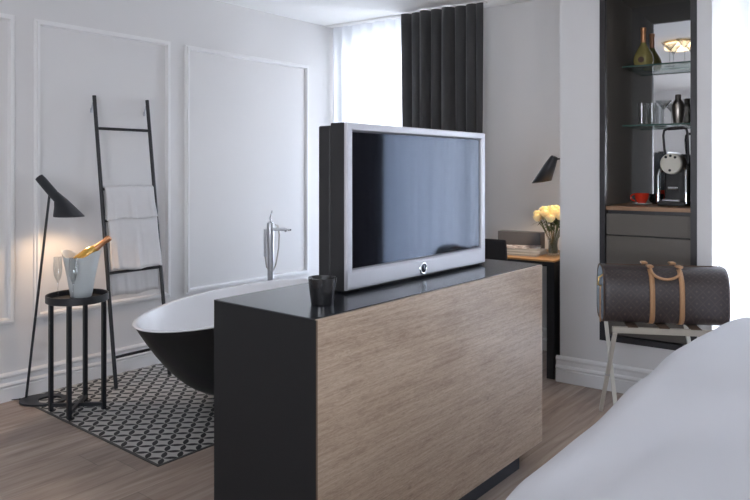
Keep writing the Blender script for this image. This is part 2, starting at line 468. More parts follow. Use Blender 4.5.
lineB = lambda x: 4.40 + (x+.98)*math.tan(TIL)
curtain('sheer_curtain', M['sheer'], -4.30, -3.40, 'white sheer curtain at the far corner window behind the television', None, .018, .105, lambda x: lineA(x)+.09, 0, seed=3)
curtain('drape', M['drape'], -3.445, -2.72, 'charcoal floor-length drape hanging behind the television', None, .040, .110, lineA, .004, seed=5, step=.005, flare=.03)
curtain('sheer_curtain', M['sheer'], -.965, .25, 'white sheer curtain at the bright window right of the wall niche', None, .02, .11, lineB, 0, seed=9)
curtain('drape', M['drape'], .16, .95, 'dark drape beyond the right window, seen only reflected in the television screen', None, .036, .125, lambda x: lineB(x)-.06, .004, seed=11, step=.006)
def track(x0, x1, line, lbl):
    a = Vector((x0, line(x0))); mb = MB()
    mb.b6(0, (x1-x0)/math.cos(TIL), -.02, .02, 0, .012)
    o = mb.build('curtain_track', M['trim']); o.location = (a.x, a.y, HC-.012); o.rotation_euler = (0, 0, TIL)
    tag(o, lbl, 'curtain track')
track(-4.30, -2.70, lambda x: lineA(x)+.03, 'white ceiling curtain track above the sheer and charcoal drape')
track(-.96, .98, lambda x: lineB(x)-.03, 'white ceiling curtain track above the right sheer curtain')

# ------------------------------------------------------------------ TV console
CX0, CX1, CY0, CY1, CZ = -1.955, -1.452, 1.498, 3.058, .94
t = thing('tv_console', 'long black console cabinet with an oak front, under the television', 'cabinet', ((CX0+CX1)/2, (CY0+CY1)/2, 0))
lx, ly = (CX1-CX0)/2, (CY1-CY0)/2
MB().b6(-lx, lx-.024, -ly, ly, .085, CZ-.004).build('carcass', M['black'], t)
MB().b6(-lx-.0005, lx-.012, -ly-.0005, ly, CZ-.004, CZ, bev=.001).build('top', M['black_top'], t)
mb = MB().b6(lx-.018, lx, -ly+.004, ly, .085, CZ-.003, bev=.001); mb.build('front_panel', M['oak'], t)
MB().b6(lx-.024, lx-.004, -ly, -ly+.0035, .085, CZ-.004).build('end_panel', M['black'], t)
MB().b6(lx-.004, lx, -ly, -ly+.0038, .085, CZ-.004).build('edge_band', M['oak_edge'], t)
MB().b6(-lx+.05, lx-.035, -ly+.17, ly-.17, 0, .085).build('toe_kick', M['kick'], t)

# ------------------------------------------------------------------ television
TX, TY0, TY1, TZ0, TZ1 = -1.655, 1.868, 2.866, .952, 1.572
t = thing('television', 'silver-framed flat television with a deep black back on the console', 'television', (TX, (TY0+TY1)/2, CZ))
h = (TY1-TY0)/2; z0, z1 = TZ0-CZ, TZ1-CZ
# bezel: frame in four sides swept with a soft profile
ix0, ix1, iz0, iz1 = -h+.032, h-.032, z0+.073, z1-.030
def frame_rings(outer, inner, prof):
    a, b, c, d = outer; e, f, g, i_ = inner
    loops = []
    for k, x in prof:
        l = (a+(e-a)*k, b+(f-b)*k, c+(g-c)*k, d+(i_-d)*k)
        loops.append([Vector((x, l[0], l[2])), Vector((x, l[1], l[2])), Vector((x, l[1], l[3])), Vector((x, l[0], l[3]))])
    return loops
prof = [(0, -.016), (0, -.006), (.05, -.001), (.16, 0), (.85, -.001), (1, -.008), (1, -.012)]
mb = MB(); mb.rings(frame_rings((-h, h, z0, z1), (ix0, ix1, iz0, iz1), prof), False, False)
bz = mb.build('bezel', M['silver'], t)
prof = [(0, -.0055), (1, -.013)]
mb = MB(); mb.rings(frame_rings((ix0-.001, ix1+.001, iz0-.001, iz1+.001), (ix0+.006, ix1-.006, iz0+.006, iz1-.006), prof), False, False)
mb.build('inner_lip', M['silver_dark'], t)
MB().b6(-.016, -.011, ix0, ix1, iz0, iz1).build('screen', M['screen'], t)
MB().b6(-.09, -.0165, -h+.004, h-.004, z0-.008, z1+.001, bev=.004).build('casing', M['tvback'], t)
MB().b6(-.152, -.09, -h+.004, h-.03, .0, z1-.008, bev=.006).build('rear_housing', M['tvback'], t)
MB().b6(-.12, -.03, -h+.1, h-.1, 0, z0-.006).build('foot', M['tvback'], t)
# round eye in the lower bezel: chrome ring and dark lens
ly_ = 2.348-(TY0+TY1)/2; lz_ = .974+.008-CZ
mb = MB()
ring = []
for a in arc(33, 0, 2*PI)[:-1]:
    cc = Vector((.002, ly_+.022*math.cos(a), lz_+.022*math.sin(a)))
    rad = Vector((0, math.cos(a), math.sin(a)))
    ring.append([cc + rad*.005*math.cos(b)+Vector((1, 0, 0))*.004*math.sin(b) for b in arc(9, 0, 2*PI)[:-1]])
ring.append([v.copy() for v in ring[0]])
mb.rings(ring, False, False); bmesh.ops.remove_doubles(mb.bm, verts=mb.bm.verts, dist=1e-5)
mb.build('control_ring', M['chrome'], t, True)
MB().lathe([(.0, .0), (.017, 0), (.017, .004), (.012, .006), (0, .0065)], (0, ly_, lz_), 24, (1, 0, 0)).build('control_eye', M['screen'], t, True)

# ------------------------------------------------------------------ black tumbler on the console
t = thing('tumbler', 'small tapered black cup at the near end of the console', 'cup', (-1.603, 1.680, CZ))
MB().lathe([(0, .001), (.033, 0), (.0385, .003), (.049, .088), (.0495, .092), (.047, .092), (.0455, .088), (.036, .012), (0, .010)], seg=40).build('cup_body', M['black_china'], t, True)
MB().lathe([(0, .072), (.043, .072), (.0435, .074), (0, .0745)], seg=32).build('candle_wax', M['cup_in'], t, True)

# ------------------------------------------------------------------ bathtub
t = thing('bathtub', 'oval freestanding bathtub, black outside and white inside', 'bathtub', (-3.3, 2.765, 0), .292)
TL, TB, TH = .878, .405, .587
def sup(a, L, B, n=2.0):
    c, s_ = math.cos(a), math.sin(a)
    return Vector((math.copysign(abs(s_)**(2/n), s_)*B, math.copysign(abs(c)**(2/n), c)*L, 0))
NA = 96; angs = [2*PI*i/NA for i in range(NA)]
def ringat(L, B, z, n=2.0): return [sup(a, L, B, n)+Vector((0, 0, z)) for a in angs]
outer = []
for z in [0, .002, .006, .014, .028, .05, .08, .12, .17, .23, .30, .38, .46, .53, .578]:
    k = z/TH
    outer.append(ringat(.05+(TL-.054-.0)*k**.5, .14+(TB-.144)*k**.42, z+.030*(1-k)))
mb = MB().rings(outer, True, False)
mb.build('tub_shell', M['tub_out'], t, True)
MB().rings([ringat(.20, .11, 0), ringat(.22, .12, .012), ringat(.24, .15, .045)]).build('plinth', M['tub_out'], t, True)
rim = [ringat(TL-.006, TB-.006, .578), ringat(TL-.001, TB-.001, .581), ringat(TL, TB, .584), ringat(TL-.004, TB-.004, TH), ringat(TL-.017, TB-.017, TH),
       ringat(TL-.025, TB-.025, TH-.004)]
for z in [.56, .52, .47, .41, .35, .29, .24, .20, .17, .155, .148]:
    k = (z-.030)/(TH-.030)
    rr = .022 + .05*max(0, (.30-z)/.15)
    rim.append(ringat(.05+(TL-.054)*k**.5-rr, .14+(TB-.144)*k**.42-rr, z))
rim.append(ringat(.2, .10, .146)); rim.append(ringat(.03, .012, .145))
mb = MB().rings(rim, False, True); mb.build('tub_basin', M['tub_in'], t, True)

# ------------------------------------------------------------------ floor-standing bath mixer
t = thing('bath_mixer', 'slim chrome floor-standing bath mixer with hand shower behind the tub', 'tap', (-3.87, 3.49, 0))
MB().lathe([(0, 0), (.055, 0), (.055, .008), (.03, .012), (.022, .02), (.0225, .55), (.024, .75), (.026, .84), (.027, .98), (.024, .992), (0, .994)], (0, 0, .002), 28).build('column', M['satin'], t, True)
MB().tube([(.0, 0, .945), (.08, 0, .948), (.15, 0, .952), (.168, 0, .945)], .013, 14).box((.185, 0, .950), (.05, .034, .012), bev=.004).build('spout', M['chrome'], t, True)
MB().tube([(0, 0, .992), (-.004, -.002, 1.03), (.012, .004, 1.085)], .006, 10).lathe([(.0, 0), (.018, 0), (.018, .012), (0, .013)], (0, 0, .990), 20).build('lever', M['chrome'], t, True)
MB().tube([(-.02, -.035, .945), (-.02, -.037, .85), (-.02, -.036, .74)], .011, 12).b6(-.03, 0, -.03, -.01, .90, .925).build('hand_shower', M['satin'], t, True)
pts = [(-.02, -.036, .74), (-.01, -.03, .66), (.01, .005, .60), (.028, .03, .68), (.045, .042, .80), (.05, .045, .90), (.045, .035, .97), (.03, .02, .98)]
MB().tube(pts, .0055, 8).build('hose', M['steel_dark'], t, True)

# ------------------------------------------------------------------ ladder
t = thing('towel_ladder', 'thin black metal ladder leaning on the panelled wall', 'ladder', (-4.01, 2.505, 0))
def lp(z, yy, out=0): return Vector((-.1436*z+out, yy, z))
hw = .196
for s in (-1, 1):
    MB().tube([lp(.003, s*hw), lp(1.885, s*hw)], .0125, 14).build('stile', M['iron'], t, True)
    MB().tube([lp(1.845, s*hw), lp(1.845, s*hw)+Vector((-.022, 0, -.004)), Vector((XL+4.01+.006, s*hw, 1.79))], .005, 8).box((XL+4.01+.004, s*hw, 1.79), (.006, .014, .03)).build('wall_hook', M['satin'], t)
for z in (1.668, 1.268, 1.062, .725, .195):
    MB().tube([lp(z, -hw), lp(z, hw)], .0095, 12).build('rung', M['iron'], t, True)

def towel(zr, front, back, y0, y1, lbl, seed):
    rnd = random.Random(seed); p1, p2, p3 = [rnd.uniform(0, 6) for _ in range(3)]
    mb = MB(); grid = []; ny = 40
    path = []
    R_ = .015
    nf = 16
    for i in range(nf+1):
        d = front*(1-i/nf); path.append((R_ + .006*(d/front), -d, d/front))
    for a in arc(7, 0, PI)[1:-1]: path.append((R_*math.cos(a), R_*math.sin(a), 0))
    for i in range(nf+1):
        d = back*i/nf; path.append((-R_-.004, -d, -d/back))
    for (dx, dz, k) in path:
        row = []
        for j in range(ny+1):
            s = j/ny
            y = y0+(y1-y0)*s
            kk = abs(k)
            w = .006*kk*math.sin(s*14+p1)+.004*kk*math.sin(s*31+p2+dz*6)+.002*math.sin(s*60+p3)*kk
            y += .006*kk*math.sin(dz*16+p2)*(s-.5)*2
            z = zr+dz+.006*kk*math.sin(s*9+p3)*kk
            x = -.1436*z + dx*1.02 + (max(0, w) if k > 0 else w*.4)
            if k < 0: x = max(x, XL+4.01+.032)
            row.append(mb.bm.verts.new((x, y, z)))
        grid.append(row)
    for a, b in zip(grid, grid[1:]):
        for j in range(ny): mb.bm.faces.new((a[j], a[j+1], b[j+1], b[j]))
    o = mb.build('towel', M['towel'], None, True, angle=180)
    o.location = (-4.01, 2.505, 0)
    s = o.modifiers.new('thick', 'SOLIDIFY'); s.thickness = .006; s.offset = 0
    return tag(o, lbl, 'towel', None)
towel(1.268, .20, .17, -.178, .180, 'shorter white towel draped over the upper rung of the black ladder', 1)
towel(1.062, .325, .49, -.172, .188, 'longer white towel draped lower on the black ladder, under the other', 2)

# ------------------------------------------------------------------ lamps
def lamp_shade(t, mirror=1):
    """oblique shade: horizontal opening, slanted tube up the back; local +x is the way the shade points"""
    sx = mirror
    rings = []
    seg = 40
    def circ(c, r, ax):
        R = Vector((0, 0, 1)).rotation_difference(Vector(ax).normalized()).to_matrix()
        return [Vector(c) + R @ Vector((r*math.cos(2*PI*i/seg), r*math.sin(2*PI*i/seg), 0)) for i in range(seg)]
    return circ

# floor lamp
b0 = Vector((-4.253, 1.860))
camR = Vector((math.cos(YAW), math.sin(YAW)))
t = thing('floor_lamp', 'black floor lamp with a slanted conical shade, left of the ice bucket', 'lamp', (b0.x, b0.y, 0), YAW)
# base: oval plate with a round hole
mb = MB(); n = 48; lo, li = [], []
for zz in (.002, .014):
    lo.append([Vector((.118+.135*math.cos(2*PI*i/n), -.03+.105*math.sin(2*PI*i/n), zz)) for i in range(n)])
    li.append([Vector((.160+.070*math.cos(2*PI*i/n), -.035+.062*math.sin(2*PI*i/n), zz)) for i in range(n)])
mb.rings([li[0], lo[0], lo[1], li[1], li[0]], False, False); bmesh.ops.remove_doubles(mb.bm, verts=mb.bm.verts, dist=1e-5)
mb.build('base', M['lamp'], t, True)
ptop = Vector((.142, 0, 1.245)); MB().tube([(0, 0, .01), ptop], .0075, 12).build('pole', M['lamp'], t, True)
seg = 48
def ell(cx, cz, r, k, ax=None, ry=None):
    R = Vector((0, 0, 1)).rotation_difference(Vector(ax).normalized()).to_matrix() if ax else Matrix.Identity(3)
    return [Vector((cx, 0, cz)) + R @ Vector((r*math.cos(2*PI*i/seg), (ry or r)*math.sin(2*PI*i/seg), 0)) for i in range(seg)]
# slanted line from (.10,1.345) down to (.345,1.111)
dirt = Vector((.235, 0, -.25)).normalized()
def floor_shade(scale_in=1.0):
    r = []
    r.append(ell(.262, 1.111, .088*scale_in, 0))
    r.append(ell(.258, 1.118, .086*scale_in, 0))
    r.append(ell(.234, 1.170, .058*scale_in, 0, (-.02, 0, 1), .060*scale_in))
    r.append(ell(.208, 1.210, .036*scale_in, 0, (-.25, 0, 1), .036*scale_in))
    r.append(ell(.168, 1.246, .028*scale_in, 0, (-.9, 0, 1), .027*scale_in))
    r.append(ell(.098, 1.328, .027*scale_in, 0, (-.93, 0, 1), .027*scale_in))
    r.append(ell(.078, 1.350, .025*scale_in, 0, (-.93, 0, 1), .025*scale_in))
    return r
mb = MB().rings(floor_shade(), False, True); s = mb.build('lamp_shade', M['lamp'], t, True)
so = s.modifiers.new('thick', 'SOLIDIFY'); so.thickness = .0015; so.offset = -1
MB().lathe([(0, -.026), (.016, -.024), (.024, -.012), (.026, 0), (.022, .014), (.012, .026), (.010, .04), (0, .041)], (.235, 0, 1.150), 20).build('bulb', M['bulb'], t, True)
MB().tube([(-.01, 0, .006), (-.05, -.01, .005), (-.10, -.03, .005), (-.16, -.10, .005)], .003, 6).build('cable', M['lamp'], t, True)

def spot(name, loc, energy, col, ang=2.2, rad=.02, rot=(0, 0, 0)):
    l = bpy.data.lights.new(name, 'SPOT'); l.energy = energy; l.color = col; l.spot_size = ang; l.spot_blend = .5; l.shadow_soft_size = rad
    o = bpy.data.objects.new(name, l); C.objects.link(o); o.location = loc; o.rotation_euler = rot; return o
bp = b0 + camR*.255
spot('floor_lamp_light', (bp.x, bp.y, 1.108), 7, (1, .66, .38), 2.5, .03)

# wall lamp at the desk, held by an arm from the side of the column
t = thing('wall_lamp', 'black cone wall lamp above the desk flowers', 'lamp', (-1.905, 4.45, 1.475), 0)
# local -x is into the desk bay
MB().lathe([(0, 0), (.03, 0), (.03, .012), (0, .014)], (.002, 0, 0), 20, (-1, 0, 0)).build('wall_plate', M['lamp'], t, True)
MB().tube([(0, 0, 0), (-.05, 0, -.002), (-.095, 0, -.006), (-.12, 0, -.016)], .006, 10).build('arm', M['lamp'], t, True)
def cone_rings():
    ax = Vector((.38, 0, 1)).normalized()
    r = []
    def e(c, rr, a):
        R = Vector((0, 0, 1)).rotation_difference(Vector(a).normalized()).to_matrix()
        return [Vector(c)+R @ Vector((rr*math.cos(2*PI*i/40), rr*math.sin(2*PI*i/40), 0)) for i in range(40)]
    r.append(e((-.214, 0, -.165), .070, (-.16, 0, 1)))
    r.append(e((-.150, 0, -.048), .040, (.25, 0, 1)))
    r.append(e((-.122, 0, .002), .027, (.45, 0, 1)))
    r.append(e((-.116, 0, .012), .022, (.45, 0, 1)))
    return r
mb = MB().rings(cone_rings(), False, True); s = mb.build('lamp_shade', M['lamp'], t, True)
so = s.modifiers.new('thick', 'SOLIDIFY'); so.thickness = .0015; so.offset = -1
MB().lathe([(0, -.02), (.016, -.014), (.022, 0), (.016, .018), (0, .026)], (-.185, 0, -.11), 16).build('bulb', M['bulb'], t, True)
spot('wall_lamp_light', (-1.905-.21, 4.45, 1.475-.155), 9, (1, .72, .46), 2.3, .03)

# ------------------------------------------------------------------ tray table
TT = Vector((-3.832, 1.965))
t = thing('tray_table', 'round black tray side table with four slim legs, beside the floor lamp', 'table', (TT.x, TT.y, 0))
MB().lathe([(0, .636), (.166, .636), (.170, .639), (.170, .676), (.168, .678), (.164, .678), (.162, .676), (.162, .647), (.158, .644), (0, .644)], seg=64).build('tray', M['iron'], t, True)
for sx in (-1, 1):
    for sy in (-1, 1):
        MB().b6(sx*.107-.011, sx*.107+.011, sy*.103-.011, sy*.103+.011, .003, .637, bev=.001).build('leg', M['iron'], t)
mb = MB()
for s in (-1, 1):
    a = math.atan2(.103*s, .107); mb.box((0, 0, .034+.0005*s), (.297, .02, .02), rz=a)
mb.build('cross_brace', M['iron'], t)

# ice bucket with raised side ears
BK = Vector((-3.886, 2.016)); BZ = .6445
t = thing('ice_bucket', 'white ice bucket with raised side lips on the black tray table', 'ice bucket', (BK.x, BK.y, BZ), YAW)
def bring(r, z, lift=0, n=56):
    out = []
    for i in range(n):
        a = 2*PI*i/n
        e = max(0, abs(math.cos(a))-.45)/.55
        out.append(Vector((r*math.cos(a)*(1+.06*lift*e), r*math.sin(a), z+.034*lift*e*e*(3-2*e)*(.5+.5*lift))))
    return out
prof = [(.054, .002, 0), (.058, .004, 0), (.0615, .02, 0), (.078, .12, .1), (.093, .195, .5), (.104, .238, 1), (.1045, .241, 1), (.101, .240, 1), (.090, .195, .5), (.075, .12, .1), (.058, .02, 0), (.02, .012, 0)]
mb = MB().rings([bring(*p) for p in prof]); mb.build('bucket', M['bucket'], t, True)
# champagne bottle resting in the bucket, leaning to the right
ax = Vector((math.cos(math.radians(38)), .05, math.sin(math.radians(38)))).normalized()
w_ax = Matrix.Rotation(YAW, 3, 'Z') @ ax
tip = Vector((BK.x, BK.y, 0)) + Matrix.Rotation(YAW, 3, 'Z') @ Vector((.172, 0, 0)) + Vector((0, 0, .998))
bb = tip - w_ax*.30
t = thing('champagne_bottle', 'gold champagne bottle with a copper foil neck lying in the ice bucket', 'bottle', bb)
R3 = Vector((0, 0, 1)).rotation_difference(w_ax)
t.rotation_mode = 'QUATERNION'; t.rotation_quaternion = R3
MB().lathe([(0, .006), (.03, 0), (.037, .004), (.038, .012), (.038, .135), (.036, .155), (.028, .180), (.020, .197), (0, .198)], seg=32).build('bottle_body', M['gold'], t, True)
MB().lathe([(.0215, .19), (.0185, .205), (.0165, .225), (.0150, .262), (.0175, .266), (.0180, .288), (.0165, .296), (0, .299)], seg=28, cap0=True).build('foil_neck', M['copper'], t, True)

def flute_parts(parent):
    MB().lathe([(0, 0), (.032, 0), (.032, .0015), (.012, .004), (.004, .010), (.0035, .095), (.007, .105)], seg=28).build('stem', M['glass'], parent, True)
    MB().lathe([(.004, .100), (.014, .118), (.022, .150), (.0245, .185), (.0215, .248), (.0205, .248), (.0234, .185), (.0208, .150), (.012, .120), (.0, .108)], seg=28).build('bowl', M['glass'], parent, True)
f1 = thing('champagne_flute', 'tall champagne flute standing left of the ice bucket', 'glass', (TT.x-.069, TT.y-.082, .6445), 0, 'champagne flutes on the tray table')
flute_parts(f1)
f2 = f1.copy(); C.objects.link(f2); f2.location = (TT.x+.035, TT.y-.043, .6445); f2['label'] = 'champagne flute standing right in front of the ice bucket'
for ch in list(f1.children):
    c = ch.copy(); C.objects.link(c); c.parent = f2

# ------------------------------------------------------------------ bar niche in the column (local frame u,v,z)
def cpos(u, v, z=0): p = PC + Q*u + N*v; return (p.x, p.y, z)
NU0, NU1, NV, NZ0, NZ1 = .262, .829, .67, .312, 2.58
t = thing('bar_cabinet', 'tall dark built-in minibar cabinet with mirror back and drawers in the column', 'cabinet', cpos(0, 0), TIL)
fw = .034
MB().b6(NU0, NU0+fw, -.012, .03, NZ0, NZ1).b6(NU1-fw, NU1, -.012, .03, NZ0, NZ1).b6(NU0+fw, NU1-fw, -.012, .03, NZ0, NZ0+.035).b6(NU0+fw, NU1-fw, -.012, .03, NZ1-.03, NZ1).build('frame', M['frame'], t)
I0, I1 = NU0+fw, NU1-fw
MB().b6(NU0+.012, I0, .03, NV, NZ0, NZ1).b6(I1, NU1-.012, .03, NV, NZ0, NZ1).b6(I0, I1, .03, NV, NZ1-.03, NZ1).b6(I0, I1, .03, NV, NZ0, NZ0+.02).build('side_panel', M['taupe_side'], t)
MB().b6(I0, I1, NV-.012, NV-.006, 1.165, NZ1-.03).build('mirror_back', M['mirror'], t)
MB().b6(I0, I1, .008, NV-.014, 1.140, 1.165, bev=.001).build('worktop', M['worktop'], t)
MB().b6(I0, I1, .06, NV-.014, NZ0+.035, 1.139).build('drawer_body', M['frame'], t)
for z0, z1 in ((.985, 1.118), (.665, .978), (.352, .658)):
    MB().b6(I0+.002, I1-.002, .012, .032, z0, z1, bev=.002).build('drawer_front', M['taupe'], t)
for z in (2.102, 1.700):
    sh = MB().b6(I0, I1, .40, NV-.014, z-.010, z).build('glass_shelf', M['shelf_glass'], t)
    MB().b6(I0, I1, .3985, .4005, z-.010, z).build('shelf_edge', M['shelf_edge'], sh)

def lathe_thing(name, lbl, cat, u, v, z, parts, group=None, rz=0):
    tt = thing(name, lbl, cat, cpos(u, v, z), TIL+rz, group)
    for nm, prof, m in parts: MB().lathe(prof, seg=28).build(nm, m, tt, True)
    return tt
S1, S2, WT = 2.1025, 1.7005, 1.1655
bprof = [(0, 0), (.035, 0), (.055, .006), (.065, .03), (.067, .055), (.060, .085), (.043, .118), (.025, .148), (.0165, .170), (.0155, .195), (0, .196)]
nprof = [(.0170, .165), (.0162, .245), (.0185, .248), (.0185, .272), (0, .274)]
bt = lathe_thing('wine_bottle', 'squat round olive green bottle with copper neck on the top glass shelf', 'bottle', .403, .53, S1,
            [('bottle_body', bprof, M['green_bottle']), ('foil_neck', nprof, M['copper'])])
MB().lathe([(0, 0), (.02, .0), (.02, .002), (0, .0022)], (0, -.066, .045), 20, (0, -1, 0)).build('round_label', M['strap'], bt, True)
mart = [(0, 0), (.034, 0), (.034, .002), (.008, .005), (.0035, .012), (.0035, .098), (.008, .106), (.054, .165), (.053, .165), (.004, .108), (0, .108)]
lathe_thing('martini_glass', 'martini glass at the right end of the top shelf', 'glass', .672, .50, S1, [('glass_body', mart, M['glass'])], 'martini glasses in the niche')
lathe_thing('martini_glass', 'martini glass behind the other on the top shelf, toward the mirror', 'glass', .560, .595, S1, [('glass_body', mart, M['glass'])], 'martini glasses in the niche')
lathe_thing('martini_glass', 'martini glass on the lower shelf left of the shaker', 'glass', .535, .53, S2, [('glass_body', mart, M['glass'])], 'martini glasses in the niche')
hb = [(0, .001), (.024, 0), (.025, .004), (.029, .155), (.028, .155), (.026, .014), (0, .012)]
lathe_thing('highball_glass', 'leftmost tall highball glass on the lower glass shelf', 'glass', .395, .52, S2, [('glass_body', hb, M['glass'])], 'highball glasses on the lower shelf')
lathe_thing('highball_glass', 'tall highball glass beside the martini glass on the lower shelf', 'glass', .458, .54, S2, [('glass_body', hb, M['glass'])], 'highball glasses on the lower shelf')
lathe_thing('cocktail_shaker', 'dark steel cocktail shaker on the lower glass shelf above the coffee machine', 'shaker', .632, .50, S2,
            [('shaker_body', [(0, 0), (.028, 0), (.030, .004), (.040, .085), (.041, .115), (.036, .132), (0, .133)], M['steel_dark']),
             ('shaker_cap', [(.037, .131), (.030, .150), (.021, .160), (.019, .163), (.019, .192), (.015, .197), (0, .198)], M['steel_dark'])])

# coffee machine
t = thing('coffee_machine', 'black capsule coffee machine with round cream face and raised handle', 'coffee machine', cpos(.655, .30, WT), TIL-.10)
MB().b6(-.085, .085, -.10, .15, 0, .030, bev=.006).build('machine_base', M['machine'], t)
MB().b6(-.066, .066, -.02, .14, .030, .24, bev=.01).b6(-.07, .07, .02, .15, .22, .33, bev=.02).build('machine_body', M['machine'], t)
MB().b6(-.055, .055, -.105, -.02, .030, .042, bev=.003).build('drip_tray', M['satin'], t)
MB().b6(-.03, .035, -.075, -.02, .105, .122, bev=.004).build('coffee_spout', M['chrome'], t)
for s in (-1, 1):
    MB().tube([(s*.085, -.075, .02), (s*.085, -.075, .19), (s*.082, -.06, .225), (s*.075, -.03, .245)], .0125, 12).build('side_tube', M['chrome'], t, True)
MB().lathe([(0, 0), (.067, 0), (.067, .16), (0, .162)], (-.006, -.075, .268), 36, (0, 1, 0)).build('brew_drum', M['steel_dark'], t, True)
fc = MB().lathe([(0, -.006), (.060, -.006), (.0655, 0), (.066, .01)], (-.006, -.083, .268), 40, (0, 1, 0), cap1=True).build('face_plate', M['face'], t, True)
for dx, dz in ((-.028, .042), (0, .050), (.028, .040), (-.004, -.042)):
    MB().lathe([(0, 0), (.0085, 0), (.0085, .004), (0, .0045)], (-.006+dx, -.088, .268+dz), 14, (0, -1, 0)).build('button', M['machine'], fc, True)
MB().tube([(-.055, -.02, .30), (-.064, -.02, .36), (-.071, -.02, .45), (-.066, -.02, .482), (-.045, -.02, .492), (.05, -.02, .496), (.070, -.02, .488), (.076, -.02, .465), (.080, -.02, .36), (.084, -.02, .27)], .0075, 10).build('handle', M['frame'], t, True)
MB().tube([(-.042, -.02, .4925), (.052, -.02, .4965)], .0105, 10).build('handle_grip', M['machine'], t, True)

def cup(name, lbl, u, v, mm, ang, saucer=True):
    k = thing(name, lbl, 'cup', cpos(u, v, WT+(.009 if saucer else 0)), TIL+ang)
    k.scale = (1.15,)*3
    MB().lathe([(0, 0), (.022, 0), (.024, .004), (.036, .028), (.041, .058), (.039, .058), (.033, .028), (.02, .007), (0, .006)], seg=32).build('cup_body', mm, k, True)
    MB().tube([(.036+.024*math.sin(a), 0, .033+.019*math.cos(a)) for a in arc(12, 0, PI)], .005, 8).build('handle', mm, k, True)
    return k
o = MB().lathe([(0, 0), (.035, 0), (.062, .010), (.061, .012), (.03, .005), (0, .005)], seg=36).build('saucer', M['white_china'], None, True)
o.location = cpos(.450, .28, WT); tag(o, 'white saucer under the red cup on the niche worktop', 'saucer')
cup('coffee_cup', 'small red coffee cup on a white saucer in the niche', .450, .28, M['red'], PI)
cup('coffee_cup', 'small black coffee cup between the red cup and coffee machine', .512, .42, M['black_china'], -2.0, False)

# ------------------------------------------------------------------ desk bay
DZ = .79
t = thing('desk', 'narrow desk with amber wood top and black frame beside the column', 'desk', (-1.935, 4.255, 0), TIL)
DL, DD = .72, .60
MB().b6(-DL, 0, .001, DD, DZ-.012, DZ, bev=.001).build('desk_top', M['desk_wood'], t)
MB().b6(-DL, 0, 0, DD, DZ-.042, DZ-.012).build('apron', M['iron'], t)
for u in (-.052, -DL):
    MB().b6(u, u+.052, .0, .045, 0, DZ-.042).build('leg', M['iron'], t)
    MB().b6(u, u+.052, DD-.05, DD-.005, 0, DZ-.042).build('leg', M['iron'], t)
MB().b6(-.03, -.012, .045, DD-.05, .02, DZ-.042).build('side_panel', M['tvback'], t)  # dark sheet filling the dark grey space below the desk end
def dpos(u, v, z=DZ): p = Vector((-1.935, 4.255)) + Q*u + N*v; return (p.x, p.y, z)
# magazines
for i, (u, v, rz, w, d_, m_, lb) in enumerate([(-.335, .22, .05, .33, .25, 'paper', 'lowest and widest magazine of the stack on the desk'), (-.32, .235, .16, .30, .23, 'paper', 'middle magazine of the stack on the desk'), (-.345, .25, .32, .29, .22, 'cover', 'topmost magazine of the desk stack, with a brown printed cover')]):
    k = thing('magazine', lb, 'magazine', dpos(u, v, DZ+.001+i*.016), TIL+rz, 'magazines on the desk')
    MB().b6(-w/2, w/2, -d_/2, d_/2, .001, .014).build('pages', M['paper'], k)
    MB().b6(-w/2-.001, w/2+.001, -d_/2-.001, d_/2+.001, .014, .0152).build('cover', M[m_], k)
o = MB().b6(-.17, .17, -.05, .05, 0, .135, bev=.004).build('storage_box', M['box'], None); o.location = dpos(-.44, .50); o.rotation_euler = (0, 0, TIL)
tag(o, 'dark grey box against the wall behind the magazines', 'box')
# vase with roses
VP = dpos(-.118, .30)
t = thing('glass_vase', 'clear flared glass vase holding the roses on the desk', 'vase', VP)
MB().lathe([(0, .0), (.042, 0), (.046, .006), (.036, .03), (.032, .07), (.040, .12), (.060, .175), (.058, .175), (.038, .12), (.030, .07), (.034, .03), (.03, .012), (0, .010)], seg=36).build('vase_body', M['glass'], t, True)
bq = thing('rose_bouquet', 'bunch of cream yellow roses in the glass vase', 'flowers', (VP[0], VP[1], VP[2]+.012))
rnd = random.Random(4)
heads = []
for i in range(24):
    a = i*2.4; r = .112*math.sqrt((i+.5)/24)
    heads.append(Vector((r*math.cos(a)*1.18, r*math.sin(a), .262+.062*(1-(r/.1)**2)+rnd.uniform(-.012, .012))))
mb = MB()
for hd in heads:
    mb.tube([(hd.x*.25, hd.y*.25, .0), (hd.x*.22, hd.y*.22, .09), (hd.x*.7, hd.y*.7, .19), (hd.x, hd.y, hd.z-.02)], .0028, 6)
mb.build('stems', M['stem'], bq, True)
def rose(parent, c, r):
    mb = MB()
    mb.lathe([(0, -.9*r), (.55*r, -.75*r), (.62*r, -.1*r), (.45*r, .55*r), (.15*r, .7*r), (0, .66*r)], c, 12)
    for layer, (rad, nn, hgt) in enumerate(((.6, 4, .75), (.82, 5, .6), (1.0, 6, .35))):
        for k in range(nn):
            a = 2*PI*k/nn+layer*.5+rnd.uniform(-.2, .2); rows = []
            for v_ in range(5):
                tt = v_/4; row = []
                rr = r*rad*(.35+.65*math.sin(min(1, tt*1.25)*PI/2)) + r*.16*layer*max(0, tt-.7)
                zz = -.85*r + (hgt+.85)*r*tt
                for u_ in range(5):
                    da = (u_/4-.5)*1.55*(1-.35*abs(2*tt-1.1))
                    row.append(Vector(c)+Vector((rr*math.cos(a+da), rr*math.sin(a+da), zz-.1*r*abs(da)*tt)))
                rows.append(row)
            mb.rings(rows, closed=False)
    return mb.build('rose_head', M['petal'], parent, True, angle=180)
for hd in heads: rose(bq, hd, .032+rnd.uniform(-.002, .004))
mb = MB()
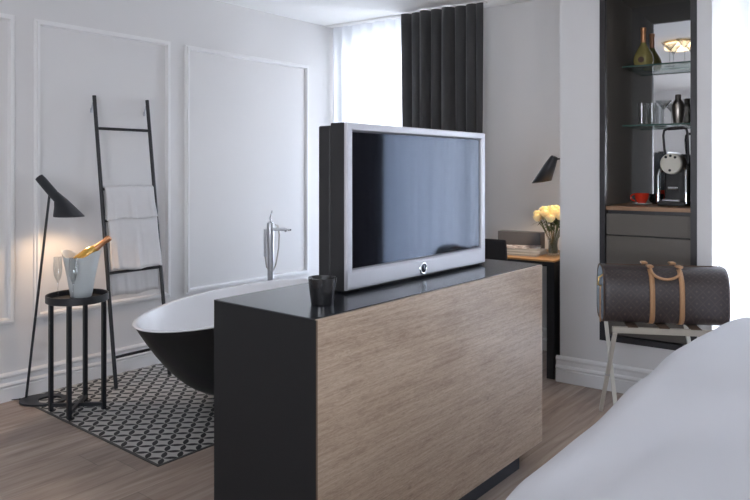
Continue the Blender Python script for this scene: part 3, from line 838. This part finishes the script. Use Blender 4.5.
def leaf(mb, base, d, L, W, droop):
    d = Vector(d).normalized(); side = d.cross(Vector((0, 0, 1))).normalized(); rows = []
    for i in range(6):
        tt = i/5; w = W*math.sin(PI*min(.98, tt*.9+.08)); c = Vector(base)+d*L*tt+Vector((0, 0, -droop*tt*tt))
        rows.append([c-side*w+Vector((0, 0, .15*w)), c, c+side*w+Vector((0, 0, .15*w))])
    mb.rings(rows, closed=False)
for i in range(80):
    a = rnd.uniform(0, 2*PI); r0 = rnd.uniform(.0, .05); z = rnd.uniform(.17, .262)
    leaf(mb, (r0*math.cos(a), r0*math.sin(a), z), (math.cos(a+rnd.uniform(-.5, .5)), math.sin(a+rnd.uniform(-.5, .5)), rnd.uniform(-.3, .6)), rnd.uniform(.035, .075), .014, rnd.uniform(0, .03))
for a, L in ((PI*1.12, .12), (PI*.9, .11), (.2, .09)):
    leaf(mb, (.04*math.cos(a), .04*math.sin(a), .225), (math.cos(a), math.sin(a), .1), L, .014, .05)
mb.build('leaves', M['leaf'], bq, True, angle=180)

# desk chair tucked in
t = thing('desk_chair', 'dark upholstered desk chair tucked in, its back just above the console', 'chair', (-2.29, 4.02, 0), TIL)
MB().box((0, -.215, .775), (.45, .035, .37), rot=Matrix.Rotation(math.radians(8), 3, 'X'), bev=.016, seg=3).build('backrest', M['chair'], t, True)
MB().box((0, .02, .445), (.46, .46, .07), bev=.025, seg=3).build('seat', M['chair'], t, True)
for sx in (-1, 1):
    MB().tube([(sx*.19, -.19, .42), (sx*.21, -.235, .003)], .013, 10).build('leg', M['iron'], t, True)
    MB().tube([(sx*.19, .20, .42), (sx*.21, .225, .003)], .013, 10).build('leg', M['iron'], t, True)
    MB().tube([(sx*.17, -.18, .42), (sx*.17, -.225, .62)], .010, 10).build('back_support', M['iron'], t, True)

# ------------------------------------------------------------------ luggage rack
RA = math.radians(29); RC = Vector((-1.150, 3.772))
t = thing('luggage_rack', 'folding luggage rack with cream X legs under the travel bag', 'luggage rack', (RC.x, RC.y, 0), RA)
zt = .590
for w in (-.24, .24): MB().box((0, w, zt-.006), (.50, .026, .032), bev=.004).build('rail', M['rail'], t)
for u in (-.235, .235):
    du = .012 if u < 0 else -.012
    MB().tube([(u, -.24, zt-.018), (u, .25, .004)], .0095, sq=True).build('leg', M['cream'], t)
    MB().tube([(u+du*1.8, .24, zt-.018), (u+du*1.8, -.25, .004)], .0095, sq=True).build('leg', M['cream'], t)
    MB().lathe([(0, 0), (.006, 0), (.006, .045), (0, .046)], (u-du*1.2, 0, .285), 12, (1 if du > 0 else -1, 0, 0)).build('pivot_bolt', M['satin'], t, True)
for u in (-.15, 0, .15): MB().box((u, 0, zt+.0115), (.05, .505, .003)).build('strap', M['strap'], t)

# ------------------------------------------------------------------ travel bag (local: x along, -y towards the camera)
BL, BD, BH = .325, .135, .292
bg = RC + Vector((math.cos(RA), math.sin(RA)))*.016 + Vector((math.sin(RA), -math.cos(RA)))*.085
BAGS = .92
t = thing('travel_bag', 'brown patterned canvas travel bag with honey leather straps and handles', 'bag', (bg.x, bg.y, zt+.0135), RA); t.scale = (BAGS, 1, 1)
def sec(x, k, n=48):                  # cross-section at x; k shrinks it toward the ends
    out = []
    d, hh = BD*k, BH*(.90+.10*k)
    sag = 1 - .035*math.cos(x/BL*PI*.5)
    for i in range(n):
        a = 2*PI*i/n; c, s_ = math.cos(a), math.sin(a)
        e = .50 if s_ < 0 else .60
        y = math.copysign(abs(c)**e, c)*d
        if s_ > 0: y *= (1-.13*s_)
        z = hh/2 + math.copysign(abs(s_)**(.42 if s_ < 0 else .62), s_)*hh/2*(sag if s_ > 0 else 1)
        out.append(Vector((x, y, z)))
    return out
xs = [-.325, -.322, -.312, -.29, -.24, -.16, -.08, 0, .08, .16, .24, .29, .312, .322, .325]
ks = [.90, .94, .97, .99, 1, 1.01, 1.015, 1.015, 1.015, 1.01, 1, .99, .97, .94, .90]
MB().rings([sec(x, k) for x, k in zip(xs, ks)]).build('bag_body', M['canvas'], t, True, angle=60)
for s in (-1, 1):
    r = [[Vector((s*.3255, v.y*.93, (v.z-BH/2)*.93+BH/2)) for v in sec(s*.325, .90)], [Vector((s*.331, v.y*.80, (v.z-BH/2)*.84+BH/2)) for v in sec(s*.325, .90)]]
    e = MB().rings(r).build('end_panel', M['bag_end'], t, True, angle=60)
    pts = [Vector((s*.326, v.y*1.0, (v.z-BH/2)*.995+BH/2)) for v in sec(s*.325, .905)]; pts.append(pts[0])
    MB().tube(pts, .0035, 8).build('piping', M['strap'], e, True)
MB().tube([(x, 0, BH*.985+.004) for x in arc(12, -.30, .30)], .003, 8).build('zip', M['strap'], t, True)
# leather straps wrap over front, and one over the back
for x in (-.074, .080):
    for side in (-1, 1):
        rows = []
        ss = sec(x, 1.02)
        path = [v for v in ss]
        # walk from the top side down to the foot on this side
        n = len(path); idx = []
        for i, v in enumerate(path):
            if v.y*side > .03 and v.z < BH*.97: idx.append((v.z, i))
        idx.sort(reverse=True)
        top = []
        for z, i in idx:
            v = path[i]
            top.append([Vector((x-.0135, v.y+side*.004, v.z)), Vector((x+.0135, v.y+side*.004, v.z))])
        o = MB().rings(top, closed=False).build('strap', M['leather'], t, True, angle=180)
        so = o.modifiers.new('thick', 'SOLIDIFY'); so.thickness = .003; so.offset = 0
for side, nm in ((-1, 'handle'), (1, 'handle')):
    pts = []
    for a in arc(21, 0, PI):
        x = .003-.077*math.cos(a); dz = -.056*math.sin(a)**.8
        yy = side*(.085+.040*math.sin(a)**.6)
        pts.append((x, yy, BH*.985+.006+dz))
    hd = MB().tube(pts, .0075, 10).build(nm, M['leather'], t, True)
    for x in (-.074, .080):
        MB().box((x, side*.070, BH*.965+.014), (.034, .055, .012), bev=.005).build('handle_tab', M['leather'], hd, True)
# luggage tag loop at the left end
MB().tube([(-.325, -.09, .25), (-.352, -.10, .235), (-.355, -.10, .20), (-.338, -.095, .19)], .005, 8).build('side_ring', M['brass'], t, True)
MB().box((-.346, -.112, .10), (.006, .022, .18), bev=.002).build('side_strap', M['leather'], t)

# ------------------------------------------------------------------ bed and duvet
t = thing('bed', 'wide upholstered bed under the white duvet at lower right', 'bed', (.60, 2.16, 0))
MB().b6(-1.15, 1.6, -1.18, 1.15, .10, .34, bev=.02).build('bed_base', M['bedbase'], t)
MB().b6(-1.16, 1.55, -1.19, 1.16, .345, .58, bev=.05).build('mattress', M['mattress'], t)
for sx in (-1.05, 1.5):
    for sy in (-1.1, 1.05): MB().b6(sx-.03, sx+.03, sy-.03, sy+.03, 0, .10).build('leg', M['iron'], t)
EX = [(.9, -.775), (1.25, -.79), (1.6, -.828), (1.9, -.832), (2.3, -.822), (2.6, -.805), (2.9, -.785), (3.2, -.75), (3.46, -.71)]
ZT = [(.8, .655), (2.0, .665), (2.4, .700), (2.8, .744), (3.2, .757), (3.5, .750)]
Y0, Y1, XE = .86, 3.46, 2.1
def ztop(x, y):
    z = lerp_table(ZT, y)
    z += .010*math.sin(2.2*x+1.1*y+.4)*min(1, (x+.7)*2) + .006*math.sin(5.1*y-2.3*x)
    z += .012*math.exp(-((x+.45-.25*(y-2.4))/.07)**2)*math.sin(3*y)
    return z
NXg, NYg = 110, 110
mb = MB(); grid = []
def edge_prof(d, R=.13):             # d = distance travelled from the outer hem inwards; gives (inset, drop)
    fall = .30
    if d < fall: return (0.012*math.sin(d*12), -(R+fall-d))
    d -= fall
    if d < R*PI/2:
        a = d/R; return (R*(1-math.cos(a)), -R*(1-math.sin(a)))
    return (R+d-R*PI/2, 0)
TOT = .30+.13*PI/2
for i in range(NXg+1):
    row = []
    s = i/NXg
    # parameter along x: dense at the foot
    dx_ = s**1.6*(TOT+3.0)
    ix, zx = edge_prof(dx_)
    for j in range(NYg+1):
        tt = j/NYg; span = (Y1-Y0)+2*(TOT-.13)
        dy = tt*span
        if dy < span/2: iy, zy = edge_prof(dy); y = Y0+iy
        else: iy, zy = edge_prof(span-dy); y = Y1-iy
        y = min(max(y, Y0), Y1)
        x = lerp_table(EX, y)+ix
        drop = max(-.42, min(zx, zy) if (zx == 0 or zy == 0) else -math.hypot(zx, zy))
        z = ztop(x, y)+drop
        if drop < -.1:
            wv = .012*math.sin(9*(y if zx < zy else x)+2)*min(1, (-drop-.1)*5)
            if zx < zy: x += wv
            else: y += wv
        row.append(mb.bm.verts.new((min(x, XE), y, z)))
    grid.append(row)
for i in range(NXg):
    for j in range(NYg): mb.bm.faces.new((grid[i][j], grid[i+1][j], grid[i+1][j+1], grid[i][j+1]))
bmesh.ops.remove_doubles(mb.bm, verts=mb.bm.verts, dist=1e-5)
o = mb.build('duvet', M['linen'], None, True, angle=180)
so = o.modifiers.new('thick', 'SOLIDIFY'); so.thickness = .02; so.offset = -1
tag(o, 'large smooth white duvet over the bed at lower right', 'duvet')

# ------------------------------------------------------------------ ceiling lamp above the aisle: lit, seen in the niche mirror
t = thing('ceiling_lamp', 'flat round warm ceiling lamp, seen only in the mirror of the minibar', 'lamp', (-1.60, 2.42, HC))
MB().lathe([(0, -.001), (.15, -.001), (.15, -.02), (0, -.021)], seg=40).build('mount', M['brass'], t, True)
MB().lathe([(.14, -.02), (.14, -.075), (.12, -.085), (0, -.088)], seg=40).build('lamp_shade', M['led'], t, True)

# ------------------------------------------------------------------ daylight
w = bpy.data.worlds.new('daylight'); SC.world = w; w.use_nodes = True; nt = w.node_tree
bgd = nt.nodes['Background']
tc = nt.nodes.new('ShaderNodeTexCoord'); sp = nt.nodes.new('ShaderNodeSeparateXYZ'); nt.links.new(tc.outputs['Generated'], sp.inputs[0])
mr = nt.nodes.new('ShaderNodeMapRange'); mr.inputs[1].default_value = -.2; mr.inputs[2].default_value = .5
nt.links.new(sp.outputs[2], mr.inputs[0])
c = ramp(nt, mr.outputs[0], [(0, (.72, .74, .78)), (.30, (1.0, 1.0, 1.03)), (.50, (.62, .67, .75)), (1, (.56, .63, .76))])
nt.links.new(c, bgd.inputs[0]); bgd.inputs[1].default_value = 21.5
def portal(p, rz, w_, z0, z1):
    l = bpy.data.lights.new('window_portal', 'AREA'); l.shape = 'RECTANGLE'; l.size = w_; l.size_y = z1-z0
    l.cycles.is_portal = True
    o = bpy.data.objects.new('window_portal', l); C.objects.link(o)
    o.location = (p[0], p[1], (z0+z1)/2); o.rotation_euler = (-PI/2, 0, rz)
for a, b, z0, z1 in wins: portal(Vector((XL, onwall(XL))) + Q*(a+b)/2 + N*.22, TIL, b-a, z0, z1)
portal(((BW[0]+BW[1])/2, YB-.22), PI, BW[1]-BW[0], BW[2], BW[3])  # portals here and below serve the added fill windows
portal((XR+.22, (RW[0]+RW[1])/2), -PI/2, RW[1]-RW[0], RW[2], RW[3])

SC.view_settings.view_transform = 'Standard'
SC.view_settings.look = 'None'
SC.view_settings.gamma = 1
SC.view_settings.use_curve_mapping = False
SC.view_settings.exposure = 0
SC.cycles.max_bounces = 10
SC.cycles.diffuse_bounces = 5
SC.cycles.transparent_max_bounces = 16
SC.cycles.sample_clamp_indirect = 8
SC.cycles.use_denoising = True
